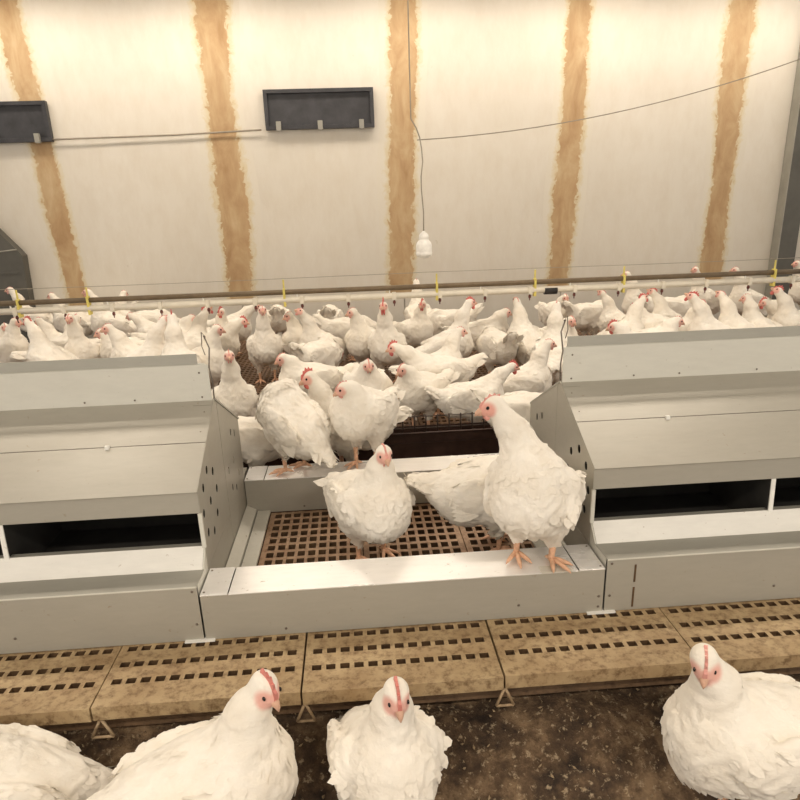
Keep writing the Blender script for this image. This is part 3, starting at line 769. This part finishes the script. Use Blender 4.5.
def hen_meshes(key, sp, vox, nfeather, seed):
    """body (trunk, wings, neck and head in one surface) and plumage for one pose; beak points to +x"""
    rg = np.random.default_rng(seed)
    L = sp.get('L', 0.105); pit = sp.get('pitch', 10); fat = sp.get('fat', 0.93); tail = sp.get('tail', 28); drop = sp.get('wingdrop', 0)
    B = np.array([0, 0, L + 0.112], dtype=np.float32); RB = ry(pit)
    w = lambda x, y, z: B + RB @ np.array([x, y, z], dtype=np.float32)
    H = np.array(sp['H'], dtype=np.float32)
    HM = head_matrix(sp); HR3 = np.array(HM.to_3x3(), dtype=np.float32)
    lo = np.array([-0.34, -0.185, max(-0.03, L - 0.06)]); hi = np.array([0.24, 0.185, 0.44])
    lo = np.minimum(lo, H - 0.06); hi = np.maximum(hi, H + 0.06)
    dims = np.ceil((hi - lo) / vox).astype(int) + 1
    ax = [lo[i] + np.arange(dims[i]) * vox for i in range(3)]
    P = np.stack(np.meshgrid(*ax, indexing='ij'), axis=-1).astype(np.float32)
    d = ell(P, w(0, 0, 0), (0.150 * fat, 0.102 * fat, 0.102 * fat), RB)
    d = smin(d, ell(P, w(0.075, 0, -0.018), (0.098 * fat, 0.093 * fat, 0.098 * fat), RB), 0.04)
    d = smin(d, ell(P, w(-0.105, 0, 0.008), (0.105, 0.080 * fat, 0.074 * fat), RB), 0.04)
    d = smin(d, ell(P, w(-0.09, 0, -0.045), (0.075, 0.066 * fat, 0.055 * fat), RB), 0.04)
    RT_ = RB @ ry(-tail)
    ct = np.array([-0.155, 0, 0.028]) + np.array([-math.cos(R(tail)), 0, math.sin(R(tail))]) * 0.055
    d = smin(d, ell(P, w(*ct), (0.078, 0.038, 0.026), RT_), 0.045)
    if L > 0.03:
        for s in (-1, 1):
            kx = -0.005 if L > 0.05 else 0.02
            d = smin(d, cone(P, w(kx, s * 0.050, -0.06), np.array([0.005, s * 0.046, L * 0.86 - 0.005]), 0.052, 0.017), 0.03)
    # neck
    N0 = w(0.098, 0, 0.045)
    nb = sp.get('nb', 0.35)
    mid = N0 * 0.5 + H * 0.5 + np.array([-0.02 + 0.02 * nb, 0, 0.01]) * 1.0
    nk = smin(cone(P, N0, mid, 0.066 * fat, 0.037), cone(P, mid, H - HR3[:, 0] * 0.006, 0.037, 0.0225), 0.03)
    d = smin(d, nk, 0.05)
    hd = smin(ell(P, H, (0.028, 0.0215, 0.0245), HR3), ell(P, H + HR3 @ np.array([0.018, 0, -0.006], dtype=np.float32), (0.019, 0.014, 0.0155), HR3), 0.012)
    d = smin(d, hd, 0.012)
    # folded wings, proud of the flank
    for s in (-1, 1):
        RW = RB @ rz_(s * 7) @ ry(-8 - drop)
        d = smin(d, ell(P, w(-0.030, s * (0.090 * fat), 0.016 - drop * 0.0006), (0.128, 0.022, 0.062), RW), 0.010)
        d = smin(d, ell(P, w(0.062, s * (0.083 * fat), 0.022), (0.042, 0.028, 0.048), RB), 0.016)
    V, Q, N = surface_nets(d, lo, vox)
    # soft clumps of feathers
    dh = np.linalg.norm(V - H, axis=1)
    soft = np.clip((dh - 0.035) / 0.05, 0, 1)
    ph = rg.uniform(0, 6.28, 12)
    n1 = np.sin(V[:, 0] * 95 + 2.2 * np.sin(V[:, 2] * 60 + ph[0]) + ph[1]) * np.sin(V[:, 2] * 88 + 2 * np.sin(V[:, 1] * 70 + ph[2]) + ph[3]) * np.sin(V[:, 1] * 80 + ph[4] + 1.5 * np.sin(V[:, 0] * 50))
    n2 = np.sin(V[:, 0] * 42 + 1.7 * np.sin(V[:, 2] * 35 + ph[5]) + ph[6]) * np.sin(V[:, 2] * 40 + V[:, 1] * 22 + ph[7])
    n3 = np.sin(V[:, 0] * 230 + ph[8] + 2 * n1) * np.sin(V[:, 2] * 210 + ph[9] + 2 * n2) * np.sin(V[:, 1] * 220 + ph[10])
    V = V + N * (soft * (0.0028 * n1 + 0.0032 * n2 + 0.0005 * n3))[:, None]
    me = np_mesh('hen_body_' + key, V, Q)
    me.materials.append(M['feather'])
    loc = (V - H) @ HR3
    face = np.maximum.reduce([np.clip(1.25 - np.linalg.norm((loc - np.array([0.019, s * 0.014, -0.003])) / np.array([0.021, 0.016, 0.019]), axis=1), 0, 1) for s in (-1, 1)] + [np.clip(1.3 - np.linalg.norm((loc - np.array([0.033, 0, -0.002])) / np.array([0.019, 0.018, 0.020]), axis=1), 0, 1)])
    face = np.clip(face * 2.2, 0, 1) * sp.get('face', 0.8)
    at = me.attributes.new('skin', 'FLOAT', 'POINT'); at.data.foreach_set('value', face.astype(np.float32))
    # plumage: overlapping feather blades over the surface, tail fan and flight feathers
    FV = []; FF = []
    def blade(p, t, n, ln, wd, lift, curl=0.0):
        s = np.cross(n, t); s /= np.linalg.norm(s) + 1e-9
        b0 = len(FV)
        for a, hw in ((0.0, 0.25), (0.4, 1.0), (0.75, 0.85), (1.0, 0.0)):
            q = p + t * ln * a + n * (lift * a - curl * a * a)
            if hw == 0.0: FV.append(q)
            else:
                FV.append(q - s * wd * hw - n * 0.10 * wd * hw); FV.append(q + s * wd * hw - n * 0.10 * wd * hw)
        FF.extend([(b0, b0 + 1, b0 + 3), (b0, b0 + 3, b0 + 2), (b0 + 2, b0 + 3, b0 + 5), (b0 + 2, b0 + 5, b0 + 4), (b0 + 4, b0 + 5, b0 + 6)])
    back = RB @ np.array([-1, 0, -0.22], dtype=np.float32)
    pick = rg.choice(len(V), size=min(nfeather * 2, len(V)), replace=False)
    count = 0
    for i in pick:
        if count >= nfeather: break
        if dh[i] < 0.05: continue
        onneck = np.clip(1 - np.linalg.norm(V[i] - (mid * 0.6 + H * 0.4)) / 0.10, 0, 1)
        t = back * (1 - onneck) + (N0 - H) / np.linalg.norm(N0 - H) * onneck * 1.2 + np.array([0, 0, -0.25]) + rg.normal(0, 0.16, 3)
        n = N[i]; t = t - n * (t @ n)
        l = np.linalg.norm(t)
        if l < 0.15: continue
        t /= l
        sc = 1 - 0.55 * onneck
        low = 1.0 + 0.5 * np.clip((B[2] - V[i][2]) / 0.1, 0, 1)
        blade(V[i] - n * 0.002, t, n, rg.uniform(0.024, 0.040) * sc, rg.uniform(0.007, 0.012) * sc, rg.uniform(0.0018, 0.0052) * low, 0.004)
        count += 1
    tb = w(-0.175, 0, 0.035)
    for k in range(9):
        a = (k - 4) / 4
        dirv = RB @ np.array([-math.cos(R(tail)), a * 0.42, math.sin(R(tail)) - 0.1 * abs(a)], dtype=np.float32); dirv /= np.linalg.norm(dirv)
        n = RB @ np.array([0.35, a * 0.9, 0.75]); n = n - dirv * (n @ dirv); n /= np.linalg.norm(n)
        blade(tb + np.array([0, a * 0.022, 0]), dirv, n, rg.uniform(0.085, 0.125), 0.016, rg.uniform(-0.004, 0.006))
    for s in (-1, 1):
        for k in range(7):
            z = 0.035 - k * 0.012 - drop * 0.0006
            p = w(-0.055 - k * 0.004, s * (0.104 * fat - 0.002 * k), z)
            dirv = RB @ np.array([-1, -s * 0.22, 0.06 - 0.035 * k - drop * 0.008], dtype=np.float32); dirv /= np.linalg.norm(dirv)
            n = RB @ np.array([-0.15, s * 1.0, 0.25]); n = n - dirv * (n @ dirv); n /= np.linalg.norm(n)
            blade(p, dirv, n, 0.115 - k * 0.006, 0.0125, 0.004, 0.002)
    pm = np_mesh('hen_plumage_' + key, np.array(FV), np.array(FF), True); pm.materials.append(M['feather'])
    return me, pm

def comb_mesh(name, mat, sc):
    prof = [(-0.022, 0.012), (-0.026, 0.026), (-0.017, 0.024), (-0.013, 0.036), (-0.006, 0.027), (0.0, 0.039), (0.007, 0.028), (0.013, 0.036), (0.017, 0.025), (0.025, 0.026), (0.031, 0.012), (0.027, -0.002), (0.0, 0.006)]
    b = bmesh.new()
    cen = [Vector((x + 0.004, 0, (z - 0.012) * sc + 0.0175 - max(0, x) * 0.42)) for x, z in prof]
    tk = [0.0042 if z < 0.015 else (0.0030 if z < 0.03 else 0.0014) for x, z in prof]
    A = [b.verts.new(v + Vector((0, -t, 0))) for v, t in zip(cen, tk)]; B = [b.verts.new(v + Vector((0, t, 0))) for v, t in zip(cen, tk)]
    b.faces.new(A); b.faces.new(B[::-1])
    for i in range(len(cen)): b.faces.new((A[i], A[(i + 1) % len(cen)], B[(i + 1) % len(cen)], B[i]))
    bmesh.ops.triangulate(b, faces=b.faces[:])
    mb = MB(); mb.bm.free(); mb.bm = b
    return mb.mesh(name, mat)
COMB = {'face': comb_mesh('comb_mid', M['comb_mid'], 0.8), 'red': comb_mesh('comb_red', M['comb'], 1.0), 'pale': comb_mesh('comb_pale', M['comb_pale'], 0.55), 'big': comb_mesh('comb_big', M['comb'], 1.35)}
BEAK = MB().tube([(0.024, 0, -0.004), (0.036, 0, -0.005), (0.045, 0, -0.009), (0.0495, 0, -0.0145)], [0.0100, 0.0082, 0.0048, 0.0010], 8).tube([(0.026, 0, -0.010), (0.036, 0, -0.0125), (0.043, 0, -0.0145)], [0.0075, 0.0055, 0.0015], 8).mesh('beak', M['beak'])
WATTLE = {'red': MB().ball((0.020, 0, -0.026), 0.0115, (0.9, 0.42, 1.25)).mesh('wattle', M['comb']), 'pale': MB().ball((0.020, 0, -0.0225), 0.0085, (0.9, 0.42, 1.1)).mesh('wattle', M['comb_pale'])}
WATTLE['face'] = MB().ball((0.020, 0, -0.024), 0.0105, (0.9, 0.42, 1.2)).mesh('wattle', M['comb_mid'])
WATTLE['big'] = MB().ball((0.021, 0, -0.030), 0.014, (0.9, 0.42, 1.3)).mesh('wattle', M['comb'])
EYE = MB().ball((0.0185, 0, 0.004), 0.0047, (1, 0.6, 1), 8).mesh('eye', M['eye'])
def leg_mesh(L):
    return MB().tube([(0.0, 0, L + 0.01), (0.002, 0, L * 0.62), (0.0, 0, 0.022), (0.002, 0, 0.009)], [0.0115, 0.0088, 0.0078, 0.0098], 8).mesh('leg', M['legskin'])
def toe_mesh(ln):
    return MB().tube([(-0.002, 0, 0.011), (ln * 0.4, 0, 0.0120), (ln * 0.75, 0, 0.0082), (ln, 0, 0.0060), (ln + 0.011, 0, 0.0015)], [0.0082, 0.0066, 0.0060, 0.0045, 0.0010], 7).mesh('toe', M['legskin'])
TOES = [(-36, toe_mesh(0.046)), (2, toe_mesh(0.060)), (38, toe_mesh(0.045)), (168, toe_mesh(0.024))]
LEGS = {}

SPEC = {
    'alert':   dict(H=(.15, 0, .43), pitch=14, hp=-6),
    'lookl':   dict(H=(.14, .02, .42), pitch=12, yaw=55, hp=-10),
    'lookr':   dict(H=(.14, -.02, .42), pitch=12, yaw=-55, hp=-10),
    'forward': dict(H=(.22, 0, .37), pitch=4, hp=-8, tail=34),
    'drink':   dict(H=(.155, 0, .455), pitch=22, hp=38),
    'hunch':   dict(H=(.145, 0, .355), pitch=8, hp=-14),
    'tall':    dict(H=(.15, 0, .475), pitch=20, hp=4),
    'low':     dict(H=(.235, 0, .20), pitch=-4, hp=-50, tail=36),
}
# hens close to the camera have a pose of their own
HERO = {
    'front':     dict(H=(.125, .0, .40), L=0.085, pitch=10, hp=-12, yaw=-14, fat=1.03, tail=8),
    'railstand': dict(H=(.06, -.10, .43), L=0.078, pitch=28, hp=-8, yaw=-48, fat=1.02, wingdrop=16, tail=0, nb=0.2, face=0.9),
    'lean':      dict(H=(.15, -.11, .31), pitch=29, hp=-50, fat=0.98, tail=-4, L=0.105),
    'fluffed':   dict(H=(.15, .0, .37), pitch=14, hp=-16, yaw=-38, fat=0.98, tail=32, L=0.125),
    'tucked':    dict(H=(.125, .0, .295), pitch=4, hp=-25, fat=1.04, tail=26, L=0.095),
    'behind':    dict(H=(.13, .0, .425), pitch=14, hp=-14, yaw=8),
    'yardturn':  dict(H=(.135, -.01, .42), pitch=12, hp=-30, yaw=-62, fat=1.0, tail=4),
    'yardfront': dict(H=(.085, .01, .44), pitch=28, hp=-30, yaw=-8, fat=0.95, tail=0),
    'yardbow':   dict(H=(.135, .02, .42), pitch=8, hp=-42, yaw=72, fat=1.03, tail=6),
}
CACHE = {}
def pose(key):
    if key not in CACHE:
        hero = key in HERO; sp = HERO[key] if hero else SPEC[key]
        CACHE[key] = (sp,) + hen_meshes(key, sp, 0.0042 if hero else 0.0058, 1900 if hero else 600, len(CACHE) + 5)
    return CACHE[key]

def hen(key, x, y, head, s, label, group, z=0.0, comb='pale', legs=True, splay=(0, 0)):
    sp, body, plum = pose(key)
    root = empty('hen', (x, y, z), R(head), s)
    link('body', body, root); link('plumage', plum, root)
    HM = head_matrix(sp)
    for n, me in (('comb', COMB[comb]), ('beak', BEAK)):
        o = link(n, me, root); o.matrix_local = HM
    for sd in (-1, 1):
        o = link('wattle', WATTLE[comb], root); o.matrix_local = HM @ Matrix.Translation((0, sd * 0.006, 0))
        o = link('eye', EYE, root); o.matrix_local = HM @ Matrix.Translation((0.002, sd * 0.0178, 0))
    if legs:
        L = sp.get('L', 0.105)
        if L not in LEGS: LEGS[L] = leg_mesh(L * 0.78)
        for k, sd in enumerate((-1, 1)):
            o = link('leg', LEGS[L], root); o.location = (0.004, sd * 0.047, 0.0008); o.rotation_euler.z = R(splay[k] - sd * -6)
            for a, tm in TOES:
                t = link('toe', tm, o); t.rotation_euler.z = R(a)
    tag(root, label, 'hen', group)
    return root

FLOCK = [
    ('tall', -2.712, 5.968, 182, 1.007, 'white hen at far left edge, head above the drinker pipe against dark housing'),
    ('alert', -2.342, 5.822, 169, 0.996, 'white hen with greyish head behind drinker pipe, just left of leftmost brown wall stain'),
    ('tall', -1.889, 5.442, 179, 1.021, 'white hen facing left behind drinker pipe, head just right of leftmost brown wall stain'),
    ('alert', -1.975, 5.725, 61, 0.985, 'white hen behind drinker pipe, head barely showing midway between first and second wall stains'),
    ('hunch', -2.433, 4.863, -60, 0.97, 'white hen cut by left picture edge, just above left nest box'),
    ('lookl', -2.259, 4.509, -40, 0.985, 'white hen near left edge with head turned right, under the leftmost yellow clip'),
    ('drink', -1.78, 4.023, 147, 0.998, 'white hen with red comb reaching up to drinker near left edge'),
    ('lookr', -1.939, 4.634, 212, 0.938, 'white hen with head lowered left, third upright neck from the left picture edge'),
    ('tall', -1.684, 4.275, -89, 0.967, 'upright white hen with a long neck behind left nest box, under leftmost wall stain'),
    ('lookl', -1.899, 4.431, 32, 0.975, 'white hen with dark eye facing right, pressed beside long-necked hen under leftmost stain'),
    ('hunch', -1.409, 4.259, 193, 0.999, 'low white hen with pale pink face, left of the broad-breasted hen behind left nest box'),
    ('alert', -1.255, 3.969, 208, 0.994, 'broad-breasted white hen with pink face above middle of left nest box ridge'),
    ('forward', -1.399, 4.912, 162, 0.946, 'white hen stretching its neck up left above middle of left nest box'),
    ('low', -1.654, 5.626, 9, 0.979, 'white hen seen as a pale back directly below white pipe, between first and second stains'),
    ('drink', -1.195, 3.769, 22, 1.028, 'white hen reaching up right to a nipple, above right half of left nest box'),
    ('tall', -0.941, 3.561, 103, 1.045, 'large white hen with raised red head, above right end of left nest box'),
    ('hunch', -1.25, 4.707, 2, 0.99, 'white hen standing sideways below the pipe, left of second wall stain'),
    ('drink', -1.048, 4.246, 34, 0.98, 'white hen with red face at nipple drinker, directly below second wall stain'),
    ('lookr', -0.939, 4.759, -60, 0.945, 'red-faced white hen looking right, just right of second wall stain'),
    ('forward', -0.919, 4.496, -19, 0.964, 'white hen with red face stretched forward right, above the leaning left hen'),
    ('lookl', -0.864, 3.825, -45, 0.996, 'white hen half hidden by the end lever of left nest box'),
    ('forward', -0.938, 5.124, -1, 0.981, 'white hen sideways under pipe facing right, right of second wall stain'),
    ('tall', -0.568, 3.017, -79, 0.919, 'slim white hen standing upright against back of left nest end panel'),
    ('tall', -0.569, 4.229, -79, 0.983, 'tall white hen with bare legs showing above dark trough, behind left rear rail'),
    ('lookr', -0.362, 4.391, -100, 0.955, 'white hen with bowed pale head, below the yellow clip left of centre'),
    ('drink', -0.205, 4.219, 220, 0.964, 'white hen drinking left of centre, neck raised beside the yellow clip'),
    ('low', -0.604, 5.472, 95, 0.98, 'round-backed white hen behind flock directly under yellow clip left of centre'),
    ('low', -0.186, 5.326, 89, 0.982, 'round-backed white hen right under white pipe, between two nipples left of centre'),
    ('lookr', 0.067, 4.264, -113, 1.01, 'white hen with grey-pink face raised at nipple, left of third wall stain'),
    ('tall', 0.196, 4.045, -99, 1.02, 'white hen with large bright red comb and face, facing us near picture centre'),
    ('low', -0.219, 3.879, 58, 0.98, 'white hen with pointed tail raised, back to us, behind pair on rear rail'),
    ('hunch', -0.232, 3.302, 207, 0.962, 'white hen with pink face turned left, just above leaning hen on rear rail'),
    ('hunch', 0.036, 3.108, -83, 0.982, 'white hen facing us with pale pink face, above the rear rail hen tail'),
    ('forward', 0.402, 3.326, 189, 0.971, 'white hen with red comb turned left, in middle of the flock'),
    ('tall', 0.547, 3.975, 11, 0.986, 'long white hen with raised neck and red head at nipple, right of centre'),
    ('alert', 0.426, 3.517, 6, 0.893, 'white hen with raised slim neck and pink head, above wire feeder grill'),
    ('lookr', 0.407, 4.594, -61, 0.98, 'white hen with red face just below hanging lamp'),
    ('hunch', 0.293, 3.03, -132, 0.93, 'white hen with dark eye hunched left, behind the wire feeder grill'),
    ('forward', 0.524, 2.925, 10, 0.84, 'white hen with bright red comb facing right, side on behind wire feeder grill'),
    ('low', 0.846, 3.929, 100, 0.977, 'large white hen with dirty ruffled wing feathers, back to us right of centre'),
    ('hunch', 0.859, 4.4, -1, 0.976, 'white hen looking right over the hen with dirty ruffled wing'),
    ('drink', 1.039, 4.0, 101, 0.975, 'white hen drinking left of black pipe coupling'),
    ('tall', 1.078, 3.566, 70, 0.991, 'tall white hen back to us, left of right nest box lever'),
    ('alert', 0.783, 3.085, 7, 0.883, 'white hen with pale head against end of right nest ridge board'),
    ('hunch', 1.554, 5.117, -79, 0.977, 'white hen with dusky pink face below fourth wall stain'),
    ('hunch', 1.236, 4.058, -68, 0.981, 'white hen head peeping out beside right nest box lever'),
    ('drink', 1.834, 4.54, 137, 0.898, 'white hen drinking, second nipple right of black pipe coupling'),
    ('hunch', 1.578, 3.605, 171, 1.003, 'white hen with deep red face turned left, low behind right nest ridge'),
    ('hunch', 1.946, 4.263, 186, 0.996, 'white hen with dark pink face turned left, behind deep red faced hen'),
    ('drink', 1.623, 3.981, 22, 0.973, 'white hen with red comb raised, left of a pair at one nipple above right nest'),
    ('drink', 2.159, 4.436, 153, 0.922, 'white hen with red comb raised, right of a pair at one nipple above right nest'),
    ('drink', 2.118, 3.772, 148, 1.019, 'white hen with red face at nipple, just left of fifth wall stain'),
    ('hunch', 1.718, 3.779, -8, 0.979, 'white hen bent low to the right, pink face touching right nest ridge'),
    ('lookr', 1.996, 4.044, -21, 0.963, 'white hen with dark eye looking right, below fifth wall stain'),
    ('drink', 2.322, 3.888, 118, 0.981, 'white hen with dark face stretched to nipple, right of fifth wall stain'),
    ('lookl', 2.504, 3.996, 92, 0.969, 'white hen with pink face, broad back to us, left of steel column'),
    ('forward', 2.875, 4.251, 185, 0.968, 'white hen with bright red face turned left, under steel column'),
    ('drink', 2.792, 4.046, 169, 0.985, 'white hen with red comb at last nipple near right picture edge'),
    ('low', 2.44, 5.051, -3, 0.985, 'white hen seen as a pale back under pipe, left of fifth wall stain'),
    ('low', 1.764, 4.931, 22, 0.992, 'white hen seen as a pale back under pipe, right of fourth wall stain'),
    ('tall', 0.506, 5.244, 90, 0.977, 'white hen behind pipe, only crown of head showing under third wall stain'),
    ('tall', 2.303, 5.248, 169, 0.984, 'white hen behind pipe, dark crown showing right of fourth wall stain'),
    ('tall', 2.933, 5.485, 199, 0.984, 'white hen behind pipe, dark eye showing left of fifth wall stain'),
    ('tall', 3.182, 5.266, 180, 0.983, 'white hen behind pipe, white crown showing right of fifth wall stain'),
    ('tall', 3.928, 5.628, 180, 0.977, 'white hen at right picture edge behind pipe, beyond steel column'),
    ('low', -0.031, 4.75, 0, 0.979, 'white hen back half hidden in the flock, left of bright red faced hen'),
    ('low', 0.689, 4.912, 180, 0.985, 'pale white hen behind raised-neck hen, below white pipe right of centre'),
    ('low', -2.091, 5.975, 177, 1.007, 'white hen seen as pale back under pipe, above broad-breasted hen'),
]
RED = ('red comb', 'red face', 'red-faced', 'red head')
for i, (key, x, y, h, s, lab) in enumerate(FLOCK):
    cb = 'pale'
    if any(q in lab for q in RED): cb = 'red'
    if 'large bright red' in lab: cb = 'big'
    hen(key, x, y, h, s, lab, 'white hens of the flock behind the nests', comb=cb, z=0.0015)

HEROG = 'white hens on and between the nests'
TOPZ = HR + 0.0006
hen('front', 0.012, 1.84, -64, 0.92, 'white hen facing us inside the gap, behind the near rail', HEROG, z=0.001)
hen('railstand', 0.434, 1.528, 240, 0.98, 'tall white hen standing on right end of near rail, head turned left', HEROG, z=TOPZ + 0.0015, comb='pale', splay=(30, 50))
hen('tucked', 0.395, 1.85, 4, 0.95, 'plump white hen inside the gap, half hidden behind hen on near rail', HEROG, z=0.001)
hen('lean', -0.238, 2.278, 128, 0.87, 'white hen bending down to the left on left half of far rail', HEROG, z=TOPZ + 0.0012, splay=(50, 60))
hen('fluffed', 0.018, 2.278, 240, 0.87, 'fluffed white hen on far rail near its middle, facing left', HEROG, z=TOPZ)
hen('behind', -0.06, 2.535, 200, 0.98, 'white hen with red comb squeezed between and behind the two far rail hens', HEROG, z=0.0015, comb='red')
hen('low', -0.415, 2.485, 22, 0.88, 'white hen rump showing beside left nest end panel, left of the bending hen', HEROG, z=0.0015)
hen('low', 0.70, 2.51, 2, 0.98, 'white hen behind neck of tall rail hen, beside right nest end panel', HEROG, z=0.0015)
LIT = -0.232
YG = 'white hens on the litter in front'
hen('yardturn', -0.332, 1.008, 14, 1.0, 'white hen on the litter at bottom left, body sideways, red face turned to us', YG, z=LIT, comb='face')
hen('yardfront', 0.009, 1.062, -75, 0.95, 'white hen on the litter at bottom middle looking straight at us', YG, z=LIT, comb='face')
hen('yardbow', 0.753, 1.026, 178, 1.0, 'white hen on the litter at bottom right, beak pointing down', YG, z=LIT)
hen('yardfront', -0.765, 1.075, 196, 0.95, 'white hen on the litter cut off by the bottom left corner', YG, z=LIT)
